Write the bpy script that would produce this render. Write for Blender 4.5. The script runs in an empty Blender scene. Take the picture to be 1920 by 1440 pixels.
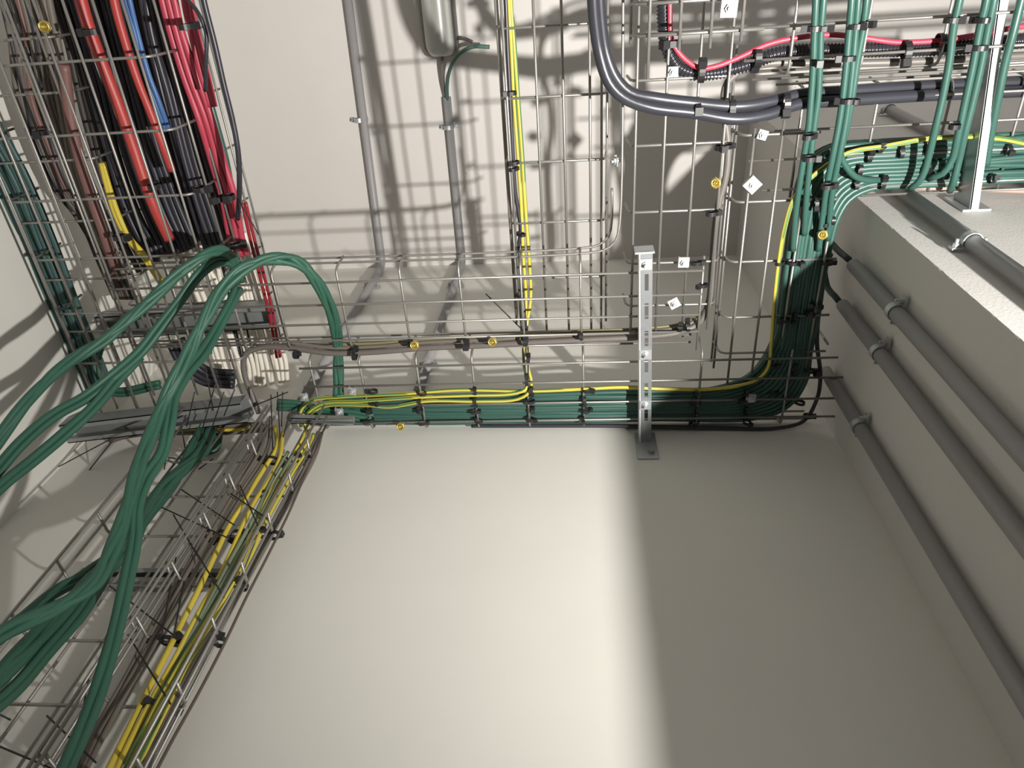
import bpy, math, random
from mathutils import Vector, Matrix
random.seed(7)
# ------------------------------------------------------------------ camera
# metres; the camera sits at the origin, +Y runs towards the far wall, +Z is up
F = 1335.0                                  # focal length in pixels of the 1920 wide frame
ZC = Vector((107, 816, -F)).normalized()
YC = Vector((162, -2205, -F)); YC = (YC - YC.dot(ZC) * ZC).normalized()
XC = YC.cross(ZC)
RM = Matrix((XC, YC, ZC))                   # camera axes -> world axes
cam_d = bpy.data.cameras.new('camera'); cam = bpy.data.objects.new('camera', cam_d)
bpy.context.scene.collection.objects.link(cam)
cam.matrix_world = RM.to_4x4()
cam_d.sensor_width = 36.0; cam_d.lens = 36.0 * F / 1920.0; cam_d.clip_start = 0.02
bpy.context.scene.camera = cam
# ------------------------------------------------------------------ light
SC = bpy.context.scene
w = bpy.data.worlds.new('world'); SC.world = w; w.use_nodes = True
w.node_tree.nodes['Background'].inputs[0].default_value = (1.0, 0.985, 0.95, 1)
w.node_tree.nodes['Background'].inputs[1].default_value = 0.335
LP = Vector((0.672, 0.15, -0.216))
ld = bpy.data.lights.new('work_light', 'AREA'); ld.shape = 'DISK'; ld.size = 0.03; ld.energy = 24; ld.spread = 1.95
ld.color = (1.0, 0.965, 0.91)
lo = bpy.data.objects.new('work_light', ld); SC.collection.objects.link(lo)
lo.location = LP
lo.rotation_euler = Vector((-0.3, 0.0, 1.0)).to_track_quat('-Z', 'Y').to_euler()
SC.view_settings.view_transform = 'Standard'; SC.view_settings.look = 'None'
SC.view_settings.gamma = 1.0; SC.view_settings.use_curve_mapping = False
SC.view_settings.exposure = 0.0
# ------------------------------------------------------------------ helpers
COL = SC.collection
def ray(px, py): return RM @ Vector((px - 960, 720 - py, -F))
def AZ(px, py, z): r = ray(px, py); return r * (z / r.z)      # point of the level plane z seen at px,py
def AY(px, py, y): r = ray(px, py); return r * (y / r.y)
def AX(px, py, x): r = ray(px, py); return r * (x / r.x)
def AD(px, py, d): return ray(px, py).normalized() * d
def tagit(o, label, cat, group=None, kind=None):
    if label: o['label'] = label
    if cat: o['category'] = cat
    if group: o['group'] = group
    if kind: o['kind'] = kind
    return o
def empty(name, loc, label, cat, group=None):
    o = bpy.data.objects.new(name, None); COL.objects.link(o); o.location = loc; o.empty_display_size = .02
    return tagit(o, label, cat, group)
class MB:
    def __init__(s): s.v = []; s.f = []; s.sm = []; s.uv = {}
    def box(s, lo_, hi, M=None):
        b = len(s.v)
        for i in range(8):
            p = Vector((hi[0] if i & 1 else lo_[0], hi[1] if i & 2 else lo_[1], hi[2] if i & 4 else lo_[2]))
            s.v.append(M @ p if M else p)
        for q in ((0,2,3,1),(4,5,7,6),(0,1,5,4),(2,6,7,3),(0,4,6,2),(1,3,7,5)):
            s.f.append(tuple(b + k for k in q)); s.sm.append(False)
    def tube(s, pts, r, n=8, rf=None, cap=True):
        pts = [Vector(p) for p in pts]
        m = len(pts); b = len(s.v); acc = 0.0
        t = (pts[1] - pts[0]).normalized()
        u = t.orthogonal().normalized()
        for i, p in enumerate(pts):
            if i == 0: tt = (pts[1] - pts[0])
            elif i == m - 1: tt = (pts[-1] - pts[-2])
            else: tt = (pts[i + 1] - pts[i - 1])
            tt.normalize()
            u = (u - u.dot(tt) * tt).normalized(); vv = tt.cross(u)
            if i: acc += (p - pts[i - 1]).length
            rr = r if rf is None else rf(acc, r)
            for k in range(n):
                a = 2 * math.pi * k / n
                s.v.append(p + (u * math.cos(a) + vv * math.sin(a)) * rr)
        for i in range(m - 1):
            for k in range(n):
                k2 = (k + 1) % n
                s.f.append((b + i*n + k, b + i*n + k2, b + (i+1)*n + k2, b + (i+1)*n + k)); s.sm.append(True)
        if cap:
            s.f.append(tuple(b + k for k in reversed(range(n)))); s.sm.append(False)
            s.f.append(tuple(b + (m-1)*n + k for k in range(n))); s.sm.append(False)
    def prism(s, poly, a, M=None):       # poly in xy, extruded 0..a in z
        b = len(s.v); n = len(poly)
        for z in (0, a):
            for (x, y) in poly:
                p = Vector((x, y, z)); s.v.append(M @ p if M else p)
        s.f.append(tuple(b + k for k in reversed(range(n)))); s.sm.append(False)
        s.f.append(tuple(b + n + k for k in range(n))); s.sm.append(False)
        for k in range(n):
            k2 = (k + 1) % n
            s.f.append((b + k, b + k2, b + n + k2, b + n + k)); s.sm.append(False)
    def lathe(s, prof, M, n=24, smooth=True):      # prof: (r, z)
        b = len(s.v)
        for (r, z) in prof:
            for k in range(n):
                a = 2 * math.pi * k / n
                s.v.append(M @ Vector((r * math.cos(a), r * math.sin(a), z)))
        for i in range(len(prof) - 1):
            for k in range(n):
                k2 = (k + 1) % n
                s.f.append((b + i*n + k, b + i*n + k2, b + (i+1)*n + k2, b + (i+1)*n + k)); s.sm.append(smooth)
        if prof[0][0] > 1e-6: s.f.append(tuple(b + k for k in reversed(range(n)))); s.sm.append(False)
        if prof[-1][0] > 1e-6: s.f.append(tuple(b + (len(prof)-1)*n + k for k in range(n))); s.sm.append(False)
    def build(s, name, mat, parent=None, origin=None, smooth=True, bevel=0):
        if origin is None: origin = Vector(parent.location) if parent is not None and parent.parent is None else Vector((0, 0, 0))
        if parent is not None and parent.parent is not None: origin = Vector(parent.parent.location)
        me = bpy.data.meshes.new(name)
        me.from_pydata([tuple(Vector(v) - origin) for v in s.v], [], s.f)
        me.polygons.foreach_set('use_smooth', s.sm if smooth else [False] * len(s.sm))
        me.materials.append(mat); me.update()
        o = bpy.data.objects.new(name, me); COL.objects.link(o)
        if parent is not None: o.parent = parent
        else: o.location = origin
        if bevel:
            md = o.modifiers.new('bevel', 'BEVEL'); md.width = bevel; md.segments = 2; md.limit_method = 'ANGLE'
        return o
def spline(pts, step=0.006):
    P = [Vector(p) for p in pts]
    if len(P) == 2:
        return [P[0].lerp(P[1], k / 8) for k in range(9)]
    Q = [P[0] * 2 - P[1]] + P + [P[-1] * 2 - P[-2]]
    out = []
    for i in range(1, len(Q) - 2):
        a, b, c, d = Q[i-1:i+3]
        n = max(2, int((c - b).length / step))
        t0 = 0; t1 = t0 + max((b-a).length, 1e-5) ** .5; t2 = t1 + max((c-b).length, 1e-5) ** .5; t3 = t2 + max((d-c).length, 1e-5) ** .5
        for k in range(n):
            t = t1 + (t2 - t1) * k / n
            A1 = a * ((t1-t)/(t1-t0)) + b * ((t-t0)/(t1-t0)); A2 = b * ((t2-t)/(t2-t1)) + c * ((t-t1)/(t2-t1)); A3 = c * ((t3-t)/(t3-t2)) + d * ((t-t2)/(t3-t2))
            B1 = A1 * ((t2-t)/(t2-t0)) + A2 * ((t-t0)/(t2-t0)); B2 = A2 * ((t3-t)/(t3-t1)) + A3 * ((t-t1)/(t3-t1))
            out.append(B1 * ((t2-t)/(t2-t1)) + B2 * ((t-t1)/(t2-t1)))
    out.append(P[-1]); return out
# ------------------------------------------------------------------ materials
def mat(name, col, rough=.5, metal=0., bump=0., bscale=200., var=0., spec=.5, sheen=0):
    m = bpy.data.materials.new(name); m.use_nodes = True
    nt = m.node_tree; N = nt.nodes; L = nt.links; b = N['Principled BSDF']
    b.inputs['Roughness'].default_value = rough; b.inputs['Metallic'].default_value = metal
    b.inputs['Specular IOR Level'].default_value = spec
    tc = N.new('ShaderNodeTexCoord')
    nz = N.new('ShaderNodeTexNoise'); nz.inputs['Scale'].default_value = bscale; nz.inputs['Detail'].default_value = 4
    L.new(tc.outputs['Object'], nz.inputs['Vector'])
    mx = N.new('ShaderNodeMix'); mx.data_type = 'RGBA'
    mx.inputs[6].default_value = (*[c * (1 - var) for c in col], 1); mx.inputs[7].default_value = (*[min(1, c * (1 + var)) for c in col], 1)
    L.new(nz.outputs['Fac'], mx.inputs[0]); L.new(mx.outputs[2], b.inputs['Base Color'])
    if bump:
        bp = N.new('ShaderNodeBump'); bp.inputs['Strength'].default_value = bump; bp.inputs['Distance'].default_value = .001
        L.new(nz.outputs['Fac'], bp.inputs['Height']); L.new(bp.outputs[0], b.inputs['Normal'])
    return m
def lin(r, g, b): return tuple(((c / 255 + .055) / 1.055) ** 2.4 if c > 10 else c / 255 / 12.92 for c in (r, g, b))
def paint(name, col, rough=.75, fine=.25, big=.5):
    m = bpy.data.materials.new(name); m.use_nodes = True
    nt = m.node_tree; N = nt.nodes; L = nt.links; b = N['Principled BSDF']; b.inputs['Roughness'].default_value = rough
    b.inputs['Specular IOR Level'].default_value = .3
    tc = N.new('ShaderNodeTexCoord')
    n1 = N.new('ShaderNodeTexNoise'); n1.inputs['Scale'].default_value = 260; n1.inputs['Detail'].default_value = 3
    n2 = N.new('ShaderNodeTexNoise'); n2.inputs['Scale'].default_value = 9; n2.inputs['Detail'].default_value = 6
    vo = N.new('ShaderNodeTexVoronoi'); vo.inputs['Scale'].default_value = 7; vo.inputs['Randomness'].default_value = 1
    for n in (n1, n2, vo): L.new(tc.outputs['Object'], n.inputs['Vector'])
    lt = N.new('ShaderNodeMath'); lt.operation = 'LESS_THAN'; lt.inputs[1].default_value = .016; L.new(vo.outputs['Distance'], lt.inputs[0])
    mx = N.new('ShaderNodeMix'); mx.data_type = 'RGBA'; mx.inputs[6].default_value = (*[c * .97 for c in col], 1); mx.inputs[7].default_value = (*[min(1, c * 1.03) for c in col], 1)
    L.new(n2.outputs['Fac'], mx.inputs[0])
    m2 = N.new('ShaderNodeMix'); m2.data_type = 'RGBA'; L.new(mx.outputs[2], m2.inputs[6]); m2.inputs[7].default_value = (*[c * .55 for c in col], 1)
    L.new(lt.outputs[0], m2.inputs[0]); L.new(m2.outputs[2], b.inputs['Base Color'])
    ad = N.new('ShaderNodeMath'); ad.operation = 'MULTIPLY_ADD'; ad.inputs[1].default_value = fine
    L.new(n1.outputs['Fac'], ad.inputs[0]); L.new(n2.outputs['Fac'], ad.inputs[2])
    bp = N.new('ShaderNodeBump'); bp.inputs['Strength'].default_value = big; bp.inputs['Distance'].default_value = .004
    L.new(ad.outputs[0], bp.inputs['Height']); L.new(bp.outputs[0], b.inputs['Normal'])
    return m
def striped(name, c1, c2, k=3.0):
    """two-colour earth sleeve: stripes run along the cable, set by the UV angle"""
    m = mat(name, c1, .42)
    nt = m.node_tree; N = nt.nodes; L = nt.links; b = N['Principled BSDF']
    at = N.new('ShaderNodeAttribute'); at.attribute_name = 'stripe'
    mx = N.new('ShaderNodeMix'); mx.data_type = 'RGBA'; mx.inputs[6].default_value = (*c1, 1); mx.inputs[7].default_value = (*c2, 1)
    L.new(at.outputs['Fac'], mx.inputs[0]); L.new(mx.outputs[2], b.inputs['Base Color'])
    return m
M_WALL = paint('wall paint', (.72, .705, .655), fine=.12, big=.12)
M_CEIL = paint('ceiling paint', (.63, .605, .58), fine=.1, big=.06)
M_PIL = paint('pillar paint', (.63, .615, .59), fine=.3, big=.3)
M_FLOOR = paint('floor screed', (.42, .41, .39))
M_WIRE = mat('zinc plated wire', (.33, .32, .30), .48, .75, .2, 300, .12)
M_ZINC = mat('zinc plated steel', (.50, .52, .53), .45, .7, .15, 60, .12)
M_DULL = mat('dull zinc strut', (.30, .31, .31), .5, .55, .15, 50, .15)
M_GREEN = mat('green cable sheath', lin(48, 82, 74), .4, 0, .1, 60, .10)
M_GREEN2 = mat('dark green cable sheath', lin(42, 84, 68), .5, 0, .1, 60, .08)
M_TEAL = mat('teal green cable sheath', lin(54, 84, 82), .5, 0, .1, 60, .12)
M_YG = striped('green yellow earth sheath', lin(198, 180, 70), lin(70, 112, 62))
M_YEL = mat('yellow sheath', lin(196, 176, 64), .4, 0, .05, 40, .06)
M_BLACK = mat('black cable sheath', lin(46, 46, 54), .38, 0, .05, 60, .15)
M_TIE = mat('black nylon', lin(30, 30, 32), .45)
M_CHAR = mat('charcoal power cable sheath', lin(48, 49, 56), .35, 0, .05, 50, .1)
M_GREY = mat('grey cable sheath', lin(98, 93, 89), .45, 0, .05, 50, .1)
M_PIPE = mat('grey rigid pvc', lin(146, 144, 145), .45, 0, .02, 50, .04)
M_WHITE = mat('white cable sheath', lin(226, 220, 208), .5, 0, .05, 50, .06)
M_RED = mat('red sheath', lin(164, 58, 54), .45, 0, .05, 50, .08)
M_CRIM = mat('crimson sheath', lin(168, 58, 76), .45, 0, .05, 50, .08)
M_MAUVE = mat('faded brown red sheath', lin(116, 82, 78), .5, 0, .05, 50, .1)
M_BROWN = mat('brown grey sheath', lin(104, 96, 88), .55, 0, .05, 50, .12)
M_DARK = mat('shade brown sheath', lin(58, 54, 52), .5, 0, .05, 50, .15)  # shade inside the left bundle is put into this dark colour
M_BLUE = mat('blue sheath', lin(62, 98, 150), .45, 0, .05, 50, .08)
M_BRASS = mat('brass', (.60, .50, .18), .25, .85, .05, 80, .1)
M_LAMP = mat('grey luminaire cover', lin(176, 177, 172), .3)
M_HOUSE = mat('grey luminaire housing', lin(120, 118, 114), .5)
# ------------------------------------------------------------------ the room
H = 1.948; WY = 0.77; XL = -0.967; PX = 0.4543; PY = 0.3716; FZ = -1.5
def struct(name, lo_, hi, m, bevel=0, label=None):
    b = MB(); b.box(lo_, hi); o = b.build(name, m, origin=Vector(((lo_[0]+hi[0])/2, (lo_[1]+hi[1])/2, lo_[2])), smooth=False, bevel=bevel)
    o['kind'] = 'structure'
    if label: o['label'] = label
    return o
struct('wall_back', (XL - .15, WY, FZ), (3.2, WY + .15, H), M_WALL, label='plain off-white far wall below the wire trays')
struct('wall_left', (XL - .15, -2.4, FZ), (XL, WY, H), M_WALL, label='off-white left wall crossed by cable shadows')
struct('ceiling', (XL - .15, -2.4, H), (3.2, WY + .15, H + .12), M_CEIL, label='pale ceiling crossed by tray shadows')
struct('floor', (XL - .15, -2.4, FZ - .1), (3.2, WY + .15, FZ), M_FLOOR)
# pillar on the right with a crumbly painted arris
b = MB(); nz = 420
random.seed(3)
ring = []
for i in range(nz + 1):
    z = FZ + (H - FZ) * i / nz
    c = .0009 + .0004 * random.random() + (.0014 * random.random() if random.random() < .12 else 0)
    ring.append([(PX, WY, z), (PX, PY + c, z), (PX + c * random.uniform(.6, 1.1), PY, z), (3.2, PY, z), (3.2, WY, z)])
for r_ in ring: b.v += [Vector(p) for p in r_]
for i in range(nz):
    for k in range(5):
        k2 = (k + 1) % 5
        b.f.append((i*5 + k2, i*5 + k, (i+1)*5 + k, (i+1)*5 + k2)); b.sm.append(False)
b.f.append(tuple(range(5))); b.f.append(tuple(nz*5 + k for k in reversed(range(5)))); b.sm += [False, False]
o = b.build('wall_right', M_PIL, origin=Vector((PX, PY, FZ)), smooth=False); o['kind'] = 'structure'
o['label'] = 'painted concrete pillar with a rough outer edge'
# ------------------------------------------------------------------ wire trays
WR = .0021
class Tray:
    """coordinates: l along, s across, n up from the bed"""
    def __init__(s, label, O, L, S, N, group=None):
        s.O = Vector(O); s.L = Vector(L); s.S = Vector(S); s.N = Vector(N)
        s.root = empty('wire_tray', s.O, label, 'cable tray', group)
    def P(s, l, t, n): return s.O + s.L * l + s.S * t + s.N * n
    def wire(s, pts, name='longitudinal_wire', r=WR, sm=False):
        b = MB(); p = [s.P(*q) for q in pts]
        b.tube(spline(p, .01) if sm else p, r, 8); b.build(name, M_WIRE, s.root)
    def rung(s, l, s0, s1, h0, h1, n0=.0045, r=WR):
        pts = []
        if h0 > 0: pts += [(l, s0 - .004, h0), (l, s0 - .002, n0 + .012), (l, s0 + .0015, n0 + .004), (l, s0 + .008, n0)]
        else: pts += [(l, s0, n0)]
        if h1 > 0: pts += [(l, s1 - .008, n0), (l, s1 - .0015, n0 + .004), (l, s1 + .002, n0 + .012), (l, s1 + .004, h1)]
        else: pts += [(l, s1, n0)]
        b = MB(); b.tube([s.P(*q) for q in pts], r, 8); b.build('cross_wire', M_WIRE, s.root)
X_, Y_, Z_ = Vector((1,0,0)), Vector((0,1,0)), Vector((0,0,1))
TZ = 1.085
def xs(px, py, z=TZ): return AZ(px, py, z).x
def ys(px, py, z=TZ): return AZ(px, py, z).y
# T1: inner tray running across the picture
T1 = Tray('wire basket tray crossing the room in front of the green bundle tray', (0, 0, TZ), X_, Y_, Z_)
x1l, x1r = -.80, .205
for y in (.453, .494, .531, .562): T1.wire([(x1l, y, 0), (x1r, y, 0)])
T1.wire([(x1l, .428, .030), (.020, .428, .030), (.048, .424, .030), (.066, .410, .030), (.072, .385, .030), (.072, .0, .03)], sm=True)
T1.wire([(x1l, .428, .054), (.016, .428, .054), (.040, .424, .054), (.056, .410, .054), (.061, .385, .054), (.061, .33, .054)], sm=True)
for n in (.030, .054): T1.wire([(x1l, .583, n), (.20, .583, n)])
for px, py in ((528, 600), (570, 640), (655, 640), (768, 643), (873, 640), (983, 637), (1090, 630)):
    if px == 570: continue
    T1.rung(xs(px, py), .432, .580, .054, .054)
for x in (-.69, -.59): T1.rung(x, .432, .580, .054, .054)
T1.rung(.205, .43, .60, 0, 0)
# T2: tray against the far wall
T2 = Tray('wire basket tray along the far wall holding the flat green cable bundle', (0, 0, TZ), X_, Y_, Z_)
for y in (.618, .657, .700, .738): T2.wire([(-.50, y, 0), (.455 if y > .63 else .44, y, 0)])
for n in (.030, .054):
    T2.wire([(-.50, .598, n), (.20, .598, n)]); T2.wire([(-.52, .762, n), (.42, .762, n)])
for px, py in ((605, 790), (697, 806), (798, 805), (897, 803), (993, 800), (1095, 797), (1200, 790), (1307, 790)):
    T2.rung(xs(px, py), .603, .757, .054, .054)
T2.rung(.365, .603, .757, 0, .054)
# T3: inner tray coming towards the viewer
T3 = Tray('wire basket tray running towards the viewer, left of the pillar tray', (0, 0, TZ + .004), Y_, X_, Z_)
for x in (.092, .134, .178, .219): T3.wire([(-.10, x, 0), (.56, x, 0)])
for n in (.030, .054): T3.wire([(.13, .232, n), (.53, .232, n)])
T3.wire([(-.10, .084, .03), (.12, .084, .03)])
for py in (148, 272, 398, 495, 575): T3.rung(ys(1290, py), .086, .228, .054, .054)
# T4: outer tray on the pillar side
T4 = Tray('wire basket tray beside the pillar carrying the upright green bundle', (0, 0, 1.1), Y_, X_, Z_)
for x, y0, y1 in ((.265, .24, .73), (.305, .23, .73), (.338, .23, .36), (.348, .36, .73), (.395, .37, .66)): T4.wire([(y0, x, 0), (y1, x, 0)])
for n in (.030, .054): T4.wire([(.22, .245, n), (.66, .245, n)])
for py, x1 in ((256, .36), (381, .40), (493, .415), (597, .42), (664, .425)):
    T4.rung(ys(1390, py, 1.1), .249, x1, .050, 0)
T4.wire([(.600, .425, .0), (.60, .425, .05)], 'cross_wire')
# T5: outer tray wrapping the pillar front
T5 = Tray('wire basket tray passing in front of the pillar with fanned green cables', (0, 0, 1.12), X_, Y_, Z_)
for y, x0 in ((.211, .262), (.250, .285), (.292, .265), (.338, .29), (.352, .44)): T5.wire([(x0, y, 0), (1.45, y, 0)])
T5.wire([(.30, .19, .03), (1.45, .19, .03)]); T5.wire([(.27, .185, .052), (1.45, .185, .052)])
for x in (.335, .44, .54, .64, .74, .84): T5.rung(x, .195, .352, .05, 0)
# T8: inner tray turning right
T8 = Tray('wire basket tray at the top right under the black corrugated conduit', (0, 0, 1.08), X_, Y_, Z_)
for y, x0 in ((.030, .24), (.068, .08), (.106, .08), (.146, .235)): T8.wire([(x0, y, 0), (1.45, y, 0)])
for n, y in ((.03, .172), (.052, .168)): T8.wire([(.26, y, n), (1.45, y, n)])
for px in (1491, 1629, 1778, 1905): T8.rung(xs(px, 50, 1.08), -.02, .165, 0, .05)
# T7: short tray end overlapping
T7 = Tray('short cut tray end hanging at the top of the picture with a white clamp plate', (0, 0, 1.0), Y_, X_, Z_)
for x, y1 in ((.098, .15), (.136, .118), (.174, .118), (.2115, .112)): T7.wire([(-.12, x, 0), (y1, x, 0)])
for y, x0, x1 in ((.064, .080, .215), (.100, .085, .24), (-.03, .08, .24)): T7.wire([(y, x0, .0045), (y, x1, .0045)], 'cross_wire')
# T6: tray above, second from left
T6 = Tray('upper wire basket tray over the crossing tray with loose earth cables', (0, 0, 1.18), Y_, X_, Z_)
for x in (-.101, -.054, -.013, .028, .046): T6.wire([(-.12, x, 0), (.615, x, 0)])
for n in (.030, .054): T6.wire([(-.12, -.112, n), (.60, -.112, n)])
T6.wire([(-.12, .056, .03), (.60, .056, .03)])
for y in (-.005, .096, .195, .295, .397, .499): T6.rung(y, -.108, .052, .052, .052)
# A: left nearer tray and B: the tray above it, both full of bundles
TA = Tray('lower of the two wire basket trays under the red and black bundles at the left', (0, 0, 1.07), Y_, X_, Z_)
for k, x in enumerate((-.613, -.655, -.698, -.740, -.782, -.824, -.866, -.90)): TA.wire([(-.12, x, 0), (.70 if k % 2 else .66, x, 0)])
for n in (.045, .088): TA.wire([(-.12, -.592, n), (.48, -.592, n)])
for y in (-.006, .094, .195, .293, .392, .492, .592): TA.rung(y, -.91, -.600, .088, .088)
TB = Tray('upper wire basket tray near the ceiling at the left, over the lower bundle tray', (0, 0, 1.29), Y_, X_, Z_)
for x in (-.652, -.694, -.736, -.778, -.82, -.862, -.904): TB.wire([(-.1, x, 0), (.72, x, 0)])
for n in (.03, .054): TB.wire([(-.1, -.632, n), (.72, -.632, n)])
for y in (-.024, .076, .177, .276, .377, .477, .577, .677): TB.rung(y, -.93, -.640, .052, .052)
# T11: tray by the left wall with the teal band
TL = Tray('wire basket tray along the left wall under the teal cable band', (0, 0, 1.12), Y_, X_, Z_)
for x in (-.945, -.905, -.865, -.825, -.785): TL.wire([(.0, x, 0), (.72, x, 0)])
for n in (.03, .054): TL.wire([(.0, -.955, n), (.72, -.955, n)])
for py in (70, 175, 303, 418, 527, 625): TL.rung(ys(100, py, 1.12), -.952, -.775, .052, .052)
# T9: two trays fixed upright on the far wall
def walltray(label, x0, x1, offs):
    T = Tray(label, (0, .722, 0), Z_, X_, Vector((0, -1, 0)), 'upright wire trays on the far wall')
    for x in offs: T.wire([(.30, x, 0), (1.06, x, 0)])
    for n in (.03, .054):
        T.wire([(.30, x0, n), (1.04, x0, n)]); T.wire([(.30, x1, n), (1.04, x1, n)])
    for z in (.940, .849, .758, .660, .5675, .477, .39):
        T.rung(z, x0 + .004, x1 - .004, .052, .052)
walltray('narrow upright wire tray on the far wall filled with yellow and grey cables', -.548, -.450, (-.535, -.497, -.462))
walltray('wide upright wire tray on the far wall left of the yellow cables', -.712, -.556, (-.572, -.612, -.655, -.70))
# ------------------------------------------------------------------ cables
def cable(pts, r, m, label, group=None, cat='cable', name='cable', n=10, step=.008, rf=None):
    p = spline(pts, step); b = MB(); b.tube(p, r, n, rf)
    o = b.build(name, m, origin=Vector(p[0]))
    if m is M_YG:
        a = o.data.attributes.new('stripe', 'FLOAT', 'POINT')
        vals = []
        for i in range(len(p)):
            for k in range(n): vals.append(1.0 if ((k + .03 * i) % 5) < 1.9 else 0.0)
        a.data.foreach_set('value', vals)
    return tagit(o, label, cat, group)
def strands(pts, n, spread, r, m, label, group, mode='z', jit=.15, name='cable', zoff=0.0, cross=False):
    """n cables side by side along pixel path; pts = (px, py, depth plane value); spread in px across"""
    f = {'z': AZ, 'y': AY, 'x': AX, 'd': AD}[mode]
    for k in range(n):
        o0 = (k - (n - 1) / 2) * spread
        q = []
        for i, p in enumerate(pts):
            a = pts[max(0, i - 1)]; c = pts[min(len(pts) - 1, i + 1)]
            d = Vector((c[0] - a[0], c[1] - a[1])).normalized(); nn = Vector((-d.y, d.x))
            o = o0 * (1.25 / p[2] if mode == 'd' else 1); oo = o + random.uniform(-jit, jit) * spread
            if cross: oo *= math.cos(i * 1.1 + k * .9) * .9
            q.append(f(p[0] + nn.x * oo, p[1] + nn.y * oo, p[2] + zoff + (random.uniform(0, 1) * .004)))
        cable(q, r, m, label, group, name=name)
# flat green bundle: far wall -> pillar side -> pillar front
random.seed(11)
G1g = 'green cables of the wall bundle'
n_b = 12
for lay in range(3):
    for i in range(n_b):
        t = i / (n_b - 1)
        y2 = .690 + .058 * t + lay * .006; x4 = .343 + .060 * t; y5 = .277 + .064 * t
        z0 = TZ + .012 + lay * .0092
        if lay == 1 and i % 4 == 3 or lay == 2 and i % 3 == 1: continue
        j = lambda a=.0025: random.uniform(-a, a)
        Q = [(-.46 - .02 * random.random(), y2 + j(), z0)]
        x = -.36
        while x < .22: Q.append((x, y2 + j(), z0 + abs(j(.002)))); x += .10
        rr = .10 + .035 * (1 - t)
        Q += [(x4 - rr * .8, y2 - .001 - .004 * (1 - t), z0), (x4 - rr * .28, y2 - rr * .24, z0 + .002), (x4 - .004, y2 - rr * .75, z0 + .004)]
        y = y2 - rr - .03
        while y > y5 + .12: Q.append((x4 + j(.0018), y, z0 + .012)); y -= .07
        Q += [(x4 + .002, y5 + .085, z0 + .016), (x4 + .006, y5 + .048, z0 + .018), (x4 + .020, y5 + .018, z0 + .022), (x4 + .048, y5 + .003, z0 + .025), (x4 + .12, y5, z0 + .025)]
        x = x4 + .2
        while x < 1.3: Q.append((x, y5 + j(.004), z0 + .025 + abs(j(.003)))); x += .09
        cable(Q, .0044, M_GREEN, 'green round cable packed in the flat bundle on the wall-side wire tray', G1g)
# slack cables on the outer side of the corner
cable([(-.2, .758, 1.098), (.1, .76, 1.094), (.25, .764, 1.09), (.36, .764, 1.088), (.405, .752, 1.092), (.424, .71, 1.10), (.422, .66, 1.10), (.410, .60, 1.11), (.405, .50, 1.12), (.40, .42, 1.125)], .0035, M_BLACK, 'thin dark cable looping outside the corner of the green bundle')
# two dark tails into the grey pipes on the pillar side
for pts, lb in ((((1542, 440), (1555, 452), (1572, 470), (1592, 487)), 'dark cable tail entering the top grey pipe on the pillar side'),
                (((1556, 478), (1545, 500), (1552, 540), (1565, 555), (1574, 566)), 'dark cable tail entering the middle grey pipe on the pillar side')):
    cable([AX(p[0], p[1], PX - .035 + .022 * min(1, i / (len(pts) - 1))) for i, p in enumerate(pts)], .0052, mat('dark green tail', lin(40, 62, 54), .5), lb)
# earth cable following the bundle
yg = [(565, 800, 1.075), (562, 775, 1.08), (580, 752, 1.085), (640, 744, 1.09), (760, 738, 1.09), (860, 731, 1.09), (990, 733, 1.09), (1100, 729, 1.09), (1165, 726, 1.09), (1240, 729, 1.09), (1320, 730, 1.09), (1380, 724, 1.09), (1420, 712, 1.09), (1440, 690, 1.09), (1447, 640, 1.09), (1452, 570, 1.095), (1462, 480, 1.092), (1472, 425, 1.09), (1490, 370, 1.092), (1530, 325, 1.10), (1590, 287, 1.102), (1660, 274, 1.102), (1750, 259, 1.102), (1850, 257, 1.102), (1915, 267, 1.102), (1990, 288, 1.102)]
cable([AZ(*p) for p in yg], .0034, M_YG, 'green and yellow earth cable riding the top edge of the green bundle')
for k, pts in enumerate((
    [(577, 815, 1.07), (571, 785, 1.08), (600, 758, 1.085), (680, 752, 1.085), (780, 745, 1.085), (880, 741, 1.085), (960, 738, 1.085), (985, 730, 1.085), (989, 716, 1.095), (984, 690, 1.11), (982, 655, 1.14)],
    [(580, 815, 1.07), (576, 788, 1.08), (600, 764, 1.085), (690, 760, 1.085), (730, 763, 1.085), (800, 752, 1.085), (900, 752, 1.085), (970, 748, 1.085), (992, 735, 1.085), (996, 718, 1.095), (990, 690, 1.11), (990, 655, 1.14)])):
    up = [(984 + 3 * k, 620, 1.17), (986 + 9 * k, 560, 1.187), (981 + 11 * k, 480, 1.187), (978 + 8 * k, 400, 1.187), (972 + 8 * k, 300, 1.187), (964 + 8 * k, 190, 1.187), (959 + 6 * k, 90, 1.187), (954 + 4 * k, 0, 1.187), (952 + 4 * k, -60, 1.187)]
    cable([AZ(*p) for p in pts + up], .0033, M_YG, ('left' if k == 0 else 'right') + ' of the two green and yellow earth cables dropping from the upper tray')
cable([AZ(*p) for p in [(944, -60, 1.186), (948, 0, 1.186), (952, 100, 1.186), (956, 180, 1.186), (962, 300, 1.186), (966, 360, 1.186), (976, 430, 1.186), (970, 480, 1.186), (978, 540, 1.18), (984, 600, 1.16), (988, 650, 1.12), (988, 740, 1.09)]], .0034, M_BLACK, 'thin black cable beside the earth cables in the upper tray')
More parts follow.
